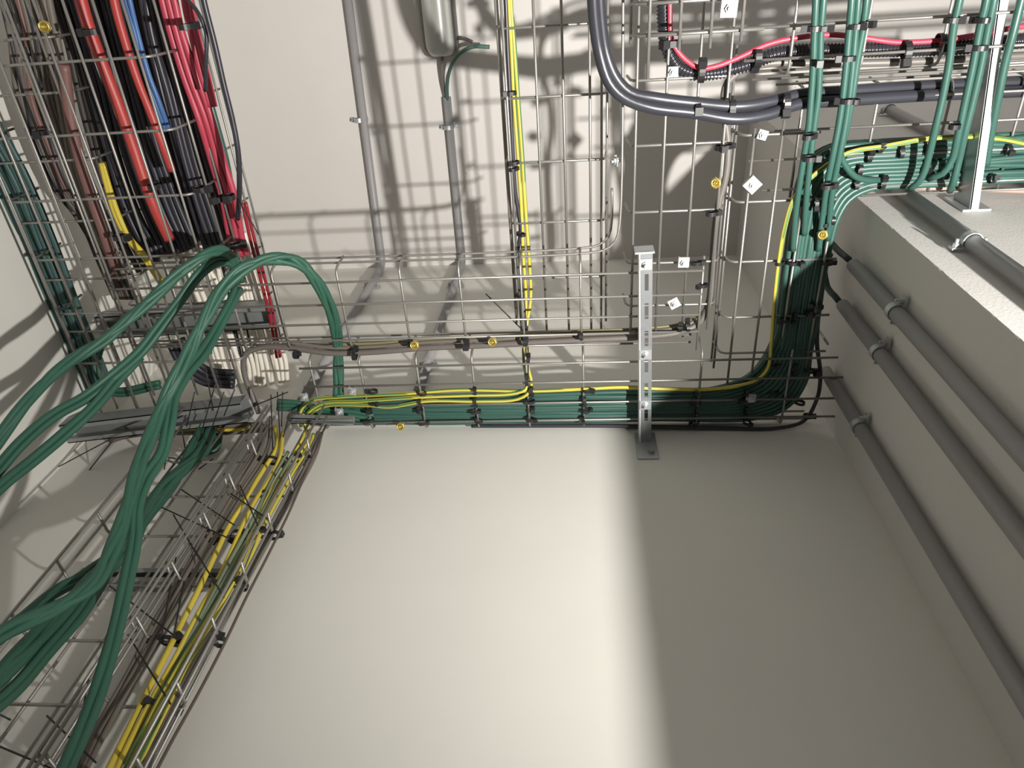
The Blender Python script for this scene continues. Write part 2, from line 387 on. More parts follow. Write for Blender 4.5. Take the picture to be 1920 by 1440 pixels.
# hanging green cables at the top right, running under the tray wires
random.seed(5)
def hang(pts, r, label, m=M_GREEN, group=None): cable([AZ(*p) for p in pts], r, m, label, group)
HG = 'green cables hanging under the top right trays'
hl = 'green cable strapped under the top right trays, left pair'
hang([(1533, -60, 1.05), (1530, 0, 1.05), (1527, 60, 1.055), (1525, 120, 1.06), (1521, 180, 1.065), (1516, 240, 1.07), (1508, 290, 1.075), (1500, 340, 1.08), (1492, 400, 1.09), (1487, 470, 1.10)], .0046, hl, group=HG)
hang([(1547, -60, 1.05), (1544, 0, 1.05), (1539, 60, 1.055), (1537, 120, 1.06), (1534, 180, 1.065), (1526, 240, 1.07), (1519, 300, 1.075), (1512, 370, 1.085), (1508, 440, 1.10)], .0046, hl, group=HG)
hl = 'green cable strapped under the top right trays, in the middle bunch of three'
hang([(1600, -60, 1.05), (1597, 0, 1.05), (1592, 60, 1.055), (1585, 140, 1.06), (1575, 220, 1.065), (1562, 290, 1.07), (1550, 350, 1.08), (1543, 400, 1.09), (1535, 470, 1.10)], .0046, hl, group=HG)
hang([(1612, -60, 1.05), (1609, 0, 1.05), (1604, 60, 1.055), (1597, 140, 1.06), (1587, 220, 1.065), (1574, 290, 1.07), (1562, 350, 1.08), (1556, 400, 1.09), (1552, 450, 1.10)], .0046, hl, group=HG)
hang([(1632, -60, 1.05), (1625, 0, 1.05), (1619, 50, 1.055), (1608, 110, 1.06), (1598, 180, 1.065), (1585, 250, 1.07), (1576, 288, 1.08), (1586, 312, 1.085), (1602, 330, 1.09), (1622, 337, 1.10), (1680, 336, 1.135)], .0046, 'green cable hanging down then hooking right into the pillar bundle')
hang([(1806, -60, 1.05), (1799, 0, 1.05), (1788, 50, 1.055), (1781, 110, 1.06), (1768, 180, 1.065), (1754, 240, 1.07), (1742, 290, 1.08), (1734, 320, 1.085), (1722, 342, 1.09), (1706, 354, 1.10)], .005, 'single green cable hanging left of the galvanised pillar arm')
hl = 'green cable of the pair just left of the galvanised pillar arm'
hang([(1856, -60, 1.05), (1850, 0, 1.05), (1838, 50, 1.055), (1825, 120, 1.06), (1810, 190, 1.065), (1797, 250, 1.07), (1785, 300, 1.08), (1768, 325, 1.085), (1740, 335, 1.10)], .005, hl, group=HG)
hang([(1870, -60, 1.05), (1864, 0, 1.05), (1853, 50, 1.055), (1840, 120, 1.06), (1824, 190, 1.065), (1809, 250, 1.07), (1798, 300, 1.08), (1788, 340, 1.085), (1781, 358, 1.10)], .005, hl, group=HG)
hang([(1932, -60, 1.07), (1915, 0, 1.07), (1900, 60, 1.07), (1884, 120, 1.075), (1872, 180, 1.08), (1858, 250, 1.09), (1848, 310, 1.10)], .0055, 'green cable hanging just behind the galvanised pillar arm')
strands([(1848, 270, 1.135), (1880, 285, 1.135), (1940, 292, 1.135), (2020, 280, 1.135)], 3, 8, .0044, M_GREEN, 'green cable sagging right of the pillar arm', 'green cables right of the pillar arm')
# black power cable pair
random.seed(6)
pc = [(1116, -70, 1.07), (1118, 0, 1.065), (1122, 50, 1.06), (1130, 100, 1.055), (1148, 150, 1.055), (1175, 178, 1.055), (1220, 192, 1.055), (1300, 202, 1.06), (1380, 208, 1.06), (1440, 200, 1.07), (1500, 186, 1.085), (1580, 180, 1.10), (1700, 172, 1.12), (1800, 167, 1.13), (1920, 162, 1.135), (2050, 158, 1.14)]
for k in (0, 1):
    q = [AZ(p[0] + (6 if k else -6) * (1 if i < 6 else .3), p[1] + (-9 if k else 9) * (0 if i < 4 else 1) * (1 if i > 5 else .5) + (6 if not k and 8 <= i <= 9 else 0), p[2] + .012 * k) for i, p in enumerate(pc)]
    cable(q, .0082, M_CHAR, 'thick charcoal power cable sweeping right, ' + ('upper' if k else 'lower') + ' of the pair', 'charcoal power cables')
# corrugated conduit and the crimson wire on it
cc = [(1243, -60, 1.10), (1244, 10, 1.10), (1246, 60, 1.10), (1253, 95, 1.10), (1268, 122, 1.10), (1295, 136, 1.10), (1330, 137, 1.10), (1370, 130, 1.10), (1410, 118, 1.10), (1450, 102, 1.10), (1500, 95, 1.10), (1580, 94, 1.10), (1700, 92, 1.10), (1800, 88, 1.10), (1920, 76, 1.10), (2040, 66, 1.10)]
cable([AZ(*p) for p in cc], .0092, mat('black corrugated plastic', lin(38, 38, 44), .25, spec=.7), 'black corrugated flexible conduit curving along the top right tray', cat='flexible conduit', name='corrugated_conduit', n=14, step=.0012, rf=lambda a, r: r * (1 + .13 * math.sin(a * 2 * math.pi / .0048)))
cw = [(1254, -60, 1.095), (1256, 20, 1.09), (1257, 60, 1.09), (1264, 86, 1.09), (1285, 112, 1.09), (1312, 128, 1.088), (1340, 125, 1.088), (1385, 108, 1.09), (1440, 83, 1.09), (1500, 70, 1.09), (1560, 65, 1.095), (1620, 71, 1.095), (1680, 79, 1.095), (1750, 77, 1.095), (1830, 66, 1.095), (1900, 52, 1.095), (2000, 38, 1.1)]
cable([AZ(*p) for p in cw], .0036, M_CRIM, 'crimson cable tied along the black corrugated conduit')
# grey conduit cable along the inner trays
random.seed(8)
gc = [(486, 775, 1.075), (470, 735, 1.085), (458, 700, 1.09), (460, 665, 1.095), (490, 652, 1.10), (540, 652, 1.10), (620, 662, 1.095), (700, 660, 1.095), (800, 652, 1.095), (900, 648, 1.095), (1000, 642, 1.095), (1100, 637, 1.095), (1200, 632, 1.095), (1270, 624, 1.095), (1310, 606, 1.1), (1328, 570, 1.1), (1335, 500, 1.1), (1340, 430, 1.1), (1348, 380, 1.1), (1361, 330, 1.1), (1365, 270, 1.1), (1358, 210, 1.1), (1360, 165, 1.1), (1372, 145, 1.1), (1400, 128, 1.1), (1450, 118, 1.105), (1560, 119, 1.11), (1700, 116, 1.11), (1850, 108, 1.11), (2000, 100, 1.11)]
cable([AZ(*p) for p in gc], .0054, M_GREY, 'thick grey cable lying in the corner of the inner trays')
cable([AZ(p[0] + 2, p[1] - 10, p[2] + .006) for p in gc[5:19]], .0035, M_BROWN, 'thin brown cable beside the thick grey cable')
cable([AZ(p[0] + 4, p[1] - 16, p[2] + .012) for p in gc[6:17]], .0028, mat('olive sheath', lin(120, 116, 80), .5), 'thin olive cable behind the brown cable')
cable([AZ(*p) for p in [(1640, 350, 1.125), (1600, 346, 1.125), (1560, 390, 1.12), (1553, 430, 1.12)]], .004, M_GREEN2, 'short green cable turning the pillar corner')
cable([AZ(*p) for p in [(1590, 355, 1.128), (1660, 343, 1.13), (1730, 352, 1.13), (1860, 356, 1.13), (2000, 362, 1.13)]], .0036, mat('copper brown sheath', lin(170, 140, 128), .4), 'thin brown cable at the bottom edge of the pillar bundle')
# ---- left side: bundles above the two left trays (z of the near one 1.07, the upper one 1.27)
random.seed(21)
def LB(path, n, spread, r, m, label, group=None, jit=.12, cross=False): strands(path, n, spread, r, m, label, group, 'z', jit, cross=cross)
LB([(70, -60, 1.16), (95, 60, 1.16), (118, 180, 1.16), (150, 330, 1.16), (190, 430, 1.16), (235, 520, 1.16)], 3, 9, .0055, M_BROWN, 'brown grey cable at the left of the big bundle', 'brown grey cables in the left bundle')
LB([(120, 120, 1.12), (132, 220, 1.12), (150, 300, 1.12), (172, 370, 1.12), (196, 440, 1.12), (215, 500, 1.13)], 1, 1, .0085, M_MAUVE, 'faded brown red pipe at the left of the big bundle')
LB([(130, -60, 1.2), (160, 40, 1.2), (195, 160, 1.2), (225, 280, 1.2), (262, 390, 1.2), (305, 480, 1.2)], 6, 10, .0055, M_BLACK, 'black cable in the dark mass between the red pipes', 'black cables left of the blue cable', .25)
LB([(185, -60, 1.21), (215, 60, 1.21), (245, 170, 1.21), (280, 290, 1.21), (315, 390, 1.21), (350, 470, 1.21)], 5, 10, .0055, M_BLACK, 'black cable in the dark mass between the red pipes', 'black cables left of the blue cable', .25)
LB([(285, -60, 1.2), (305, 60, 1.2), (335, 180, 1.2), (365, 300, 1.2), (395, 400, 1.2), (420, 470, 1.2)], 7, 9.5, .0055, M_BLACK, 'black cable in the dark mass right of the blue cable', 'black cables right of the blue cable', .2)
LB([(140, -60, 1.13), (152, 0, 1.13), (168, 55, 1.13), (196, 130, 1.13), (225, 205, 1.13), (248, 270, 1.13), (268, 330, 1.13), (290, 390, 1.13), (318, 450, 1.14)], 1, 1, .0092, M_RED, 'large bright red pipe through the left bundle')
LB([(206, -60, 1.14), (214, 0, 1.14), (232, 70, 1.14), (258, 150, 1.14), (284, 215, 1.14), (304, 270, 1.14), (322, 320, 1.15)], 1, 1, .0066, M_RED, 'thinner red pipe beside the blue cable')
LB([(228, -60, 1.13), (240, 0, 1.13), (256, 65, 1.13), (276, 140, 1.13), (296, 195, 1.13), (314, 245, 1.14)], 2, 6, .0038, M_BLUE, 'blue cable in the left bundle', 'blue cables')
LB([(300, -60, 1.15), (316, 0, 1.15), (330, 60, 1.15), (356, 140, 1.15), (384, 220, 1.15), (408, 300, 1.16), (428, 370, 1.16), (444, 450, 1.17), (452, 480, 1.17)], 3, 11, .0056, M_CRIM, 'crimson cable in the flat group at the right of the left bundle', 'crimson cables')
LB([(350, -60, 1.15), (352, 0, 1.15), (366, 70, 1.15), (386, 150, 1.15), (398, 200, 1.15)], 2, 9, .0055, M_CRIM, 'crimson cable in the flat group at the right of the left bundle', 'crimson cables')
LB([(384, 130, 1.18), (392, 180, 1.18), (408, 240, 1.18), (424, 300, 1.18), (436, 360, 1.18), (448, 400, 1.18)], 1, 1, .0052, M_GREEN, 'green cable just right of the crimson group')
cable([AZ(*p) for p in [(372, -60, 1.09), (382, 0, 1.09), (402, 80, 1.09), (420, 160, 1.09), (437, 230, 1.09), (447, 290, 1.09), (449, 350, 1.10), (446, 410, 1.14)]], .0042, M_BLACK, 'single black cable bowed out to the right of the left bundle')
cable([AZ(*p) for p in [(352, 0, 1.12), (372, 25, 1.1), (386, 60, 1.1), (386, 120, 1.1), (385, 170, 1.12)]], .003, M_BLACK, 'short thin black cable looping beside the bowed black cable')
LB([(192, 305, 1.12), (203, 350, 1.12), (218, 400, 1.12), (240, 445, 1.12), (270, 480, 1.13), (302, 528, 1.14)], 2, 5, .0042, M_YEL, 'yellow cable in the left bundle above the green loops', 'yellow cables left')
LB([(100, -60, 1.22), (140, 60, 1.22), (175, 200, 1.22), (205, 320, 1.22), (240, 420, 1.22), (280, 500, 1.22)], 5, 10, .0055, M_DARK, 'dark brown cable added in the shade behind the faded brown red pipe', 'dark brown cables in the left bundle', .3)  # added filler cables, dark to stand in for the shade in the gap
LB([(20, -60, 1.24), (50, 60, 1.24), (88, 180, 1.24), (130, 300, 1.24), (180, 410, 1.24), (225, 490, 1.24)], 5, 11, .0055, M_BROWN, 'brown cable high in the left bundle near the teal band', 'brown cables high in the left bundle', .4)
LB([(215, -60, 1.25), (245, 60, 1.25), (275, 180, 1.25), (312, 300, 1.25), (345, 400, 1.25), (375, 450, 1.25)], 14, 9.5, .0056, M_DARK, 'dark cable added in the shaded back layer of the left bundle', 'dark back layer cables', .3)  # added layer whose dark colour stands in for shade in the bundle
# white cables at the corner
LB([(350, 440, 1.3), (372, 500, 1.3), (395, 560, 1.3), (415, 620, 1.3), (435, 690, 1.28), (446, 720, 1.28)], 7, 9, .0050, M_WHITE, 'white cable dropping behind the green loops in the far left corner', 'white cables in the corner', .8)
LB([(440, 440, 1.28), (456, 500, 1.28), (472, 560, 1.28), (488, 620, 1.28), (502, 680, 1.28), (510, 720, 1.28)], 8, 8, .0048, M_WHITE, 'white cable dropping behind the green loops in the far left corner', 'white cables in the corner', .7)
LB([(395, 425, 1.31), (420, 490, 1.31), (438, 560, 1.31), (455, 620, 1.31), (470, 700, 1.3)], 4, 9, .0055, M_BLACK, 'black cable among the white cables in the corner', 'black cables in the corner', .3)
LB([(458, 380, 1.2), (476, 460, 1.21), (492, 520, 1.22), (508, 590, 1.23), (522, 670, 1.24)], 2, 7, .0030, mat('dark red sheath', lin(140, 30, 42), .45), 'thin dark red cable right of the white cables', 'thin dark red cables')
LB([(330, 640, 1.2), (352, 680, 1.2), (385, 705, 1.2), (440, 712, 1.2)], 4, 9, .006, M_BLACK, 'black cable stub under the white cables', 'black cable stubs')
# loose cables at the far left
for k in range(9):
    d = k * 7; jj = random.uniform(-8, 8)
    cable([AZ(-10 + d * .9 + jj, -40, 1.18), AZ(12 + d + jj, 60, 1.18), AZ(38 + d - jj, 180, 1.18), AZ(62 + d, 270, 1.18), AZ(100 + d * .8, 350, 1.18), AZ(148 + d * .8 + jj, 420, 1.2), AZ(180 + d * .7, 480, 1.22), AZ(215 + d * .7, 560, 1.24)], .0042, [M_BROWN, M_BLACK, M_BROWN, M_GREY, M_MAUVE, M_BLACK][k % 6], 'loose dark cable sagging between the teal band and the big bundle', 'loose dark cables at the left')
# teal band
random.seed(14)
LB([(-40, 230, 1.135), (22, 340, 1.135), (72, 460, 1.135), (118, 580, 1.135), (162, 690, 1.135), (186, 750, 1.135)], 8, 8.5, .0048, M_TEAL, 'teal green cable in the flat band along the left wall', 'teal band cables', .2)
LB([(-62, 300, 1.135), (0, 400, 1.135), (40, 500, 1.135), (88, 610, 1.135), (134, 740, 1.135)], 3, 8, .0045, M_BROWN, 'brown grey cable on the outer edge of the teal band', 'brown cables by the teal band', .2)
# ---- green loops in front
random.seed(31)
def loop(path, n, label, group, r=.0048, m=M_GREEN2, spread=10.0): strands(path, n, spread, r, m, label, group, 'd', .12, cross=n > 2)
loop([(642, 742, 1.36), (638, 690, 1.34), (630, 640, 1.31), (612, 580, 1.24), (590, 530, 1.20), (566, 492, 1.18), (535, 478, 1.17), (498, 484, 1.16), (460, 508, 1.15), (420, 550, 1.14), (385, 598, 1.13), (352, 650, 1.12), (325, 700, 1.11), (304, 760, 1.10), (288, 820, 1.08), (262, 890, 1.05), (238, 950, 1.02), (205, 1020, .99), (170, 1090, .96), (110, 1140, .94), (40, 1180, .92), (-60, 1230, .90)], 4, 'green cable arching from the wall tray and falling to the lower left', 'arched green cables')
loop([(448, 520, 1.30), (440, 482, 1.27), (418, 470, 1.25), (385, 482, 1.23), (345, 512, 1.22), (300, 545, 1.21), (250, 585, 1.20), (200, 630, 1.19), (150, 668, 1.18), (100, 708, 1.16), (50, 760, 1.14), (-10, 830, 1.12), (-60, 900, 1.10)], 3, 'green cable in the upper strand reaching the left edge', 'upper left green strand')
loop([(450, 530, 1.30), (440, 496, 1.28), (412, 488, 1.26), (376, 512, 1.24), (340, 560, 1.23), (300, 612, 1.22), (262, 660, 1.21), (215, 702, 1.20), (160, 745, 1.19), (100, 780, 1.17), (40, 830, 1.15), (-20, 900, 1.13)], 2, 'green cable in the second strand reaching the left edge', 'second left green strand')
loop([(262, 668, 1.215), (222, 710, 1.20), (175, 765, 1.18), (120, 815, 1.16), (60, 865, 1.14), (10, 905, 1.12), (-50, 960, 1.10)], 2, 'green cable in the third strand reaching the left edge', 'third left green strand')
loop([(446, 540, 1.27), (432, 570, 1.24), (405, 620, 1.21), (380, 662, 1.18), (350, 700, 1.15), (325, 745, 1.12), (318, 790, 1.10), (304, 850, 1.08), (272, 900, 1.05), (256, 950, 1.03), (252, 1010, 1.01), (238, 1090, .98), (220, 1170, .96), (198, 1250, .94), (172, 1330, .92), (137, 1410, .90), (105, 1480, .88)], 2, 'green cable hanging straight down through the front of the loops', 'straight hanging green cables', r=.0052)
loop([(390, 800, 1.44), (378, 840, 1.38), (352, 875, 1.32), (318, 915, 1.26), (285, 955, 1.20), (250, 1000, 1.14), (215, 1040, 1.09), (165, 1090, 1.04), (120, 1150, .99), (60, 1220, .94), (0, 1270, .90), (-60, 1320, .87)], 4, 'dark green cable in the thick bunch falling to the lower left corner', 'lower left green bunch', r=.0055, spread=11)
loop([(376, 800, 1.44), (350, 850, 1.36), (318, 915, 1.28), (270, 985, 1.20), (220, 1040, 1.13), (165, 1075, 1.08), (110, 1100, 1.04), (60, 1140, 1.0), (-20, 1210, .95)], 3, 'dark green cable curving from the tray junction to the left edge', 'green cables from the junction')
loop([(230, 1010, 1.12), (200, 1070, 1.06), (150, 1150, 1.0), (90, 1220, .95), (30, 1290, .91), (-40, 1350, .88)], 2, 'dark green cable under the thick bunch at the lower left', 'lowest green cables')
loop([(395, 800, 1.46), (374, 812, 1.45), (362, 830, 1.44), (374, 848, 1.44), (402, 838, 1.44), (410, 815, 1.45)], 3, 'short green cable knotted at the tray junction', 'green knot at the junction', spread=8)
strands([(190, 640, 1.12), (182, 680, 1.12), (190, 720, 1.10), (215, 735, 1.1), (300, 722, 1.1)], 2, 8, .0048, M_GREEN2, 'green cable hooking from the teal band behind the strut', 'green hook cables')
strands([(520, 760, 1.09), (560, 762, 1.09), (600, 772, 1.09), (660, 778, 1.09), (700, 785, 1.09)], 3, 7, .0048, M_GREEN2, 'green cable fanning out at the left end of the flat bundle', 'green bundle tails')
# ---- cables in the upright wall trays
def UP(path, n, spread, r, m, label, group, jit=.15): strands([(p[0], p[1], .712 - .01 * random.random()) for p in path], n, spread, r, m, label, group, 'y', jit)
random.seed(41)
UP([(516, 800), (518, 840), (494, 880), (460, 935), (430, 985), (408, 1030), (380, 1090), (345, 1160), (310, 1230), (270, 1310), (225, 1400), (190, 1470)], 1, 6, .0038, M_YEL, 'bright yellow cable, left of the two in the upright tray', None, 0)
UP([(530, 810), (524, 860), (510, 890), (478, 940), (455, 985), (440, 1020), (412, 1080), (372, 1150), (325, 1240), (275, 1330), (225, 1430), (210, 1470)], 1, 6, .0036, M_YEL, 'bright yellow cable, right of the two in the upright tray', None, 0)
UP([(578, 812), (574, 830), (540, 885), (512, 935), (480, 1000), (440, 1090), (400, 1160), (350, 1240), (300, 1330), (240, 1450)], 3, 8.5, .0032, M_YG, 'green and yellow earth cable in the upright tray, right of the bright yellow pair', 'earth cables in the upright tray', .25)
UP([(600, 812), (588, 850), (560, 905), (525, 965), (490, 1030), (440, 1120), (395, 1200), (345, 1290), (290, 1400), (265, 1460)], 2, 6, .0038, M_GREY, 'grey cable at the right edge of the upright tray', 'grey cables in the upright tray', .2)
UP([(500, 800), (486, 850), (440, 920), (395, 1000), (350, 1080), (300, 1170), (245, 1270), (190, 1370), (150, 1450)], 3, 9, .0032, M_BROWN, 'thin brown cable left of the yellow pair', 'thin brown cables in the upright trays', .3)
UP([(545, 850), (515, 905), (480, 975), (440, 1050), (395, 1130), (345, 1220), (300, 1300), (230, 1430)], 2, 9, .0030, mat('grey green sheath', lin(110, 122, 100), .5), 'thin grey green cable between the yellow and striped cables', 'grey green cables', .3)
cable([AY(p[0], p[1], .70) for p in [(604, 812), (598, 832), (584, 862), (566, 905), (540, 965), (498, 1050), (462, 1120), (420, 1208), (372, 1300), (322, 1390), (288, 1455)]], .0019, mat('purple brown sheath', lin(84, 72, 66), .5), 'thin dark cable along the outer right side of the upright tray')
# cables lying on the strut, left of the junction
strands([(205, 822, 1.06), (240, 812, 1.06), (320, 806, 1.06), (420, 804, 1.06), (500, 800, 1.06)], 3, 7, .0042, M_BROWN, 'brown cable lying just below the strut', 'brown cables below the strut', 'z', .2)
cable([AZ(*p) for p in [(225, 812, 1.055), (290, 808, 1.055), (370, 803, 1.055), (440, 806, 1.055), (475, 800, 1.06)]], .0034, M_YEL, 'yellow cable lying just below the strut')
# ------------------------------------------------------------------ steel arms and struts
def frame(a, b_, up):
    """matrix with x along a->b, z ~ up"""
    x = (b_ - a).normalized(); y = up.cross(x).normalized(); z = x.cross(y)
    M = Matrix((x, y, z)).transposed().to_4x4(); M.translation = a
    return M, (b_ - a).length
def slotted_plate(bm, M, L, w_, t, slots, axis='z'):
    """plate L x w_ x t with real slots: built from strips; slots=(x0,x1), slot half-width hw"""
    hw = w_ * .17; xs_ = [0]
    for (a, c) in slots: xs_ += [a, c]
    xs_.append(L)
    for i in range(len(xs_) - 1):
        a, c = xs_[i], xs_[i + 1]
        if i % 2 == 0: bm.box((a, -w_/2, 0), (c, w_/2, t), M)
        else:
            bm.box((a, -w_/2, 0), (c, -hw, t), M); bm.box((a, hw, 0), (c, w_/2, t), M)
def hexnut(bm, M, r=.006, h=.005): bm.prism([(r * math.cos(k * math.pi / 3), r * math.sin(k * math.pi / 3)) for k in range(6)], h, M)
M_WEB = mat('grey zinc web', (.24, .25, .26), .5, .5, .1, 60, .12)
M_FLG = mat('glinting zinc flange', (.78, .79, .79), .45, .45, .1, 60, .06)  # paler than the web of the same arm: the glint is in the colour
# arm under the trays, fixed to the far wall
a = Vector((.120, WY, 1.052)); b_ = Vector((.1085, .405, 1.052))
arm = empty('wall_bracket', a, 'galvanised slotted bracket arm reaching out from the far wall under both trays', 'bracket')
M, Ln = frame(a, b_, Z_)
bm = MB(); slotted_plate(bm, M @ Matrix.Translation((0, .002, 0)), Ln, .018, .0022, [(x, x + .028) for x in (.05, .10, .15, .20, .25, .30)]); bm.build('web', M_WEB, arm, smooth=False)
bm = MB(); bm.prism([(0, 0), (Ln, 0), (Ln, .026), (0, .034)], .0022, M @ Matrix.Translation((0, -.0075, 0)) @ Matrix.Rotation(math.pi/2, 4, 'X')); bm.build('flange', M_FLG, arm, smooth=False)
bm = MB(); bm.box((.103, WY - .004, 1.005), (.140, WY - .0005, 1.082)); bm.build('wall_plate', M_ZINC, arm, smooth=False, bevel=.001)
bm = MB(); hexnut(bm, Matrix.Translation((.128, WY - .004, 1.022)) @ Matrix.Rotation(math.pi/2, 4, 'X'), .006, .006); bm.build('anchor_nut', M_DULL, arm, smooth=False)
bm = MB(); bm.box((Ln - .003, -.016, -.002), (Ln, .014, .026), M); bm.build('end_tab', M_ZINC, arm, smooth=False)
for x in (.345, .185, .085):
    M2 = M @ Matrix.Translation((x, 0, -.006)); bm = MB(); bm.box((-.009, -.010, .003), (.009, .010, .0055), M2); hexnut(bm, M2, .0055, .004); bm.lathe([(.003, -.006), (.003, .001)], M2, 12); bm.build('clip_bolt', M_ZINC, arm, smooth=False)
# arm on the pillar front
a = AY(1826, 396, PY); b_ = AZ(1892, -70, a.z)
arm = empty('wall_bracket', a, 'galvanised deep bracket arm standing out from the pillar front at the right', 'bracket')
M, Ln = frame(a, b_, Z_)
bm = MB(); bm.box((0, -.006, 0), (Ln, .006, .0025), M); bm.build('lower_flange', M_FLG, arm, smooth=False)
bm = MB(); bm.prism([(0, 0), (Ln, 0), (Ln, .042), (0, .052)], .0025, M @ Matrix.Translation((0, -.004, 0)) @ Matrix.Rotation(math.pi/2, 4, 'X')); bm.build('web', mat('shaded zinc web', (.42, .46, .46), .38, .6, .1, 40, .15), arm, smooth=False)  # shade and a green reflection are put into the web colour
bm = MB(); bm.box((a.x - .018, PY - .004, a.z - .004), (a.x + .022, PY - .0005, a.z + .06)); bm.build('wall_plate', M_ZINC, arm, smooth=False)
# struts: C channels
def channel(a, b_, w_, h, m, label, tn=.002, up=Z_, slots=True):
    e = empty('channel_strut', a, label, 'strut'); M, Ln = frame(a, b_, up)
    bm = MB(); bm.box((0, -w_/2, h - tn), (Ln, w_/2, h), M); bm.build('web', m, e, smooth=False)
    for s in (-1, 1):
        bm = MB(); bm.box((0, min(s*w_/2, s*(w_/2 - tn)), 0), (Ln, max(s*w_/2, s*(w_/2 - tn)), h - tn), M)
        bm.box((0, min(s*w_/2, s*w_*.27), 0), (Ln, max(s*w_/2, s*w_*.27), tn), M)
        bm.build('side_flange', m, e, smooth=False)
    return e
e = channel(Vector((XL + .001, .722, 1.035)), Vector((-.600, .680, 1.035)), .041, .030, M_DULL, 'dull galvanised channel strut from the left wall under the tray junction')
channel(AZ(545, 789, 1.05), AZ(662, 792, 1.05), .012, .012, M_DULL, 'short bright channel strut at the tray junction')
channel(Vector((XL + .001, .60, 1.235)), Vector((-.60, .585, 1.235)), .05, .028, M_DULL, 'dark channel strut under the upper left tray')
def wall_channel(x0, x1, z, label):
    e = empty('channel_strut', (x0, WY, z), label, 'strut')
    bm = MB(); bm.box((x0, WY - .022, z - .013), (x1, WY - .020, z - .005)); bm.box((x0, WY - .022, z + .005), (x1, WY - .020, z + .013)); bm.box((x0, WY - .0025, z - .013), (x1, WY - .0005, z + .013)); bm.build('face', M_DULL, e, smooth=False)
    for s in (-1, 1):
        bm = MB(); bm.box((x0, WY - .020, z + s*.012 - .001), (x1, WY - .0026, z + s*.012 + .001)); bm.build('side_flange', M_DULL, e, smooth=False)
    return e
wall_channel(-.745, -.508, .710, 'flat channel rail behind the upright trays')
# ------------------------------------------------------------------ clamp plates, nuts
def clamp(p, ang, size, m, label, tilt=(0, 0)):
    e = empty('clamp_plate', p, label, 'clamp', None)
    M = Matrix.Translation(p) @ Matrix.Rotation(tilt[0], 4, 'X') @ Matrix.Rotation(tilt[1], 4, 'Y') @ Matrix.Rotation(ang, 4, 'Z')
    s = size / 2
    bm = MB(); bm.box((-s, -s, -.001), (s, s, .001), M); bm.box((-s, -s, .001), (-s + .0015, s, .006), M); bm.build('plate', m, e, smooth=False, bevel=.0006)
    bm = MB(); hexnut(bm, M @ Matrix.Translation((0, 0, -.0045)), .0055, .0035); bm.lathe([(.0028, -.008), (.0028, .012)], M, 12); bm.build('bolt', M_ZINC, e, smooth=False)
M_PLATE = mat('bright clamp plate', (.62, .61, .60), .5, .25, .05, 60, .05)
clamp(AZ(1282, 492, 1.078), .03, .017, M_PLATE, 'bright square clamp plate on the inner tray near the bracket tip')
clamp(AZ(1264, 569, 1.078), -.5, .017, M_PLATE, 'bright tilted clamp plate on the inner tray below the bracket tip one')
clamp(AZ(1411, 347, 1.093), .75, .021, M_PLATE, 'bright diamond turned clamp plate left of the green upright bundle')
clamp(AZ(1367, 16, .993), .05, .020, M_PLATE, 'bright clamp plate at the top edge beside the corrugated conduit')
clamp(AZ(1430, 253, 1.093), .3, .014, M_ZINC, 'small zinc clamp hooked on the tray wires above the diamond plate')
clamp(AZ(1262, 135, 1.07), 0, .014, M_ZINC, 'small zinc clamp under the bend of the corrugated conduit')
clamp(AZ(1408, 747, 1.078), 0, .017, mat('grey clamp', (.36, .38, .38), .5, .3), 'dull clamp plate over the green bundle near the right corner')
clamp(AZ(1154, 302, 1.12), .1, .014, M_ZINC, 'small zinc clamp on the left side of the central tray bend', (0, 1.1))
clamp(AZ(1374, 232, 1.115), .1, .012, M_ZINC, 'small zinc clamp between the two trays under the power cables', (0, 1.2))
clamp(AZ(660, 734, 1.072), .25, .015, M_ZINC, 'shiny clamp at the foot of the arched green cables')
clamp(AZ(636, 773, 1.072), .1, .016, M_ZINC, 'shiny clamp left of the lower brass nut')
clamp(AZ(570, 745, 1.072), .1, .016, M_ZINC, 'grey green clamp at the tray junction')
clamp(AZ(231, 1098, .78), .3, .012, M_ZINC, 'small shiny clamp by the rail behind the upright trays')
def brass(p, d, label):
    e = empty('brass_gland', p, label, 'nut')
    M = Matrix.Translation(p) @ d.to_track_quat('Z', 'Y').to_matrix().to_4x4()
    bm = MB(); bm.prism([(.0088 * math.cos(k * math.pi / 3), .0088 * math.sin(k * math.pi / 3)) for k in range(6)], .005, M @ Matrix.Translation((0, 0, -.003))); bm.build('hex_base', M_BRASS, e, smooth=False, bevel=.0006)
    bm = MB(); bm.lathe([(.0072, .002), (.0074, .006), (.0066, .010), (.0056, .010), (.0045, .006), (0.0001, .005)], M, 28); bm.build('rim', M_BRASS, e)
    bm = MB(); bm.lathe([(.0030, .004), (.0030, .009), (.0018, .012), (.0001, .0125)], M, 16); bm.build('screw', M_BRASS, e)
for (px, py, z, lb) in ((1342, 343, 1.075, 'brass earthing nut on the grey cable at the inner tray'), (1542, 440, 1.09, 'brass earthing nut at the right edge of the upright green bundle'),
                        (751, 799, 1.07, 'brass earthing nut at the lower edge of the flat green bundle'), (777, 647, 1.072, 'brass earthing nut, left of the two on the crossing tray'),
                        (923, 641, 1.072, 'brass earthing nut, right of the two on the crossing tray'), (84, 50, 1.06, 'brass earthing nut at the upper left corner over the bundles')):
    p = AZ(px, py, z); brass(p, -(p + Vector((0, 0, .35))), lb)
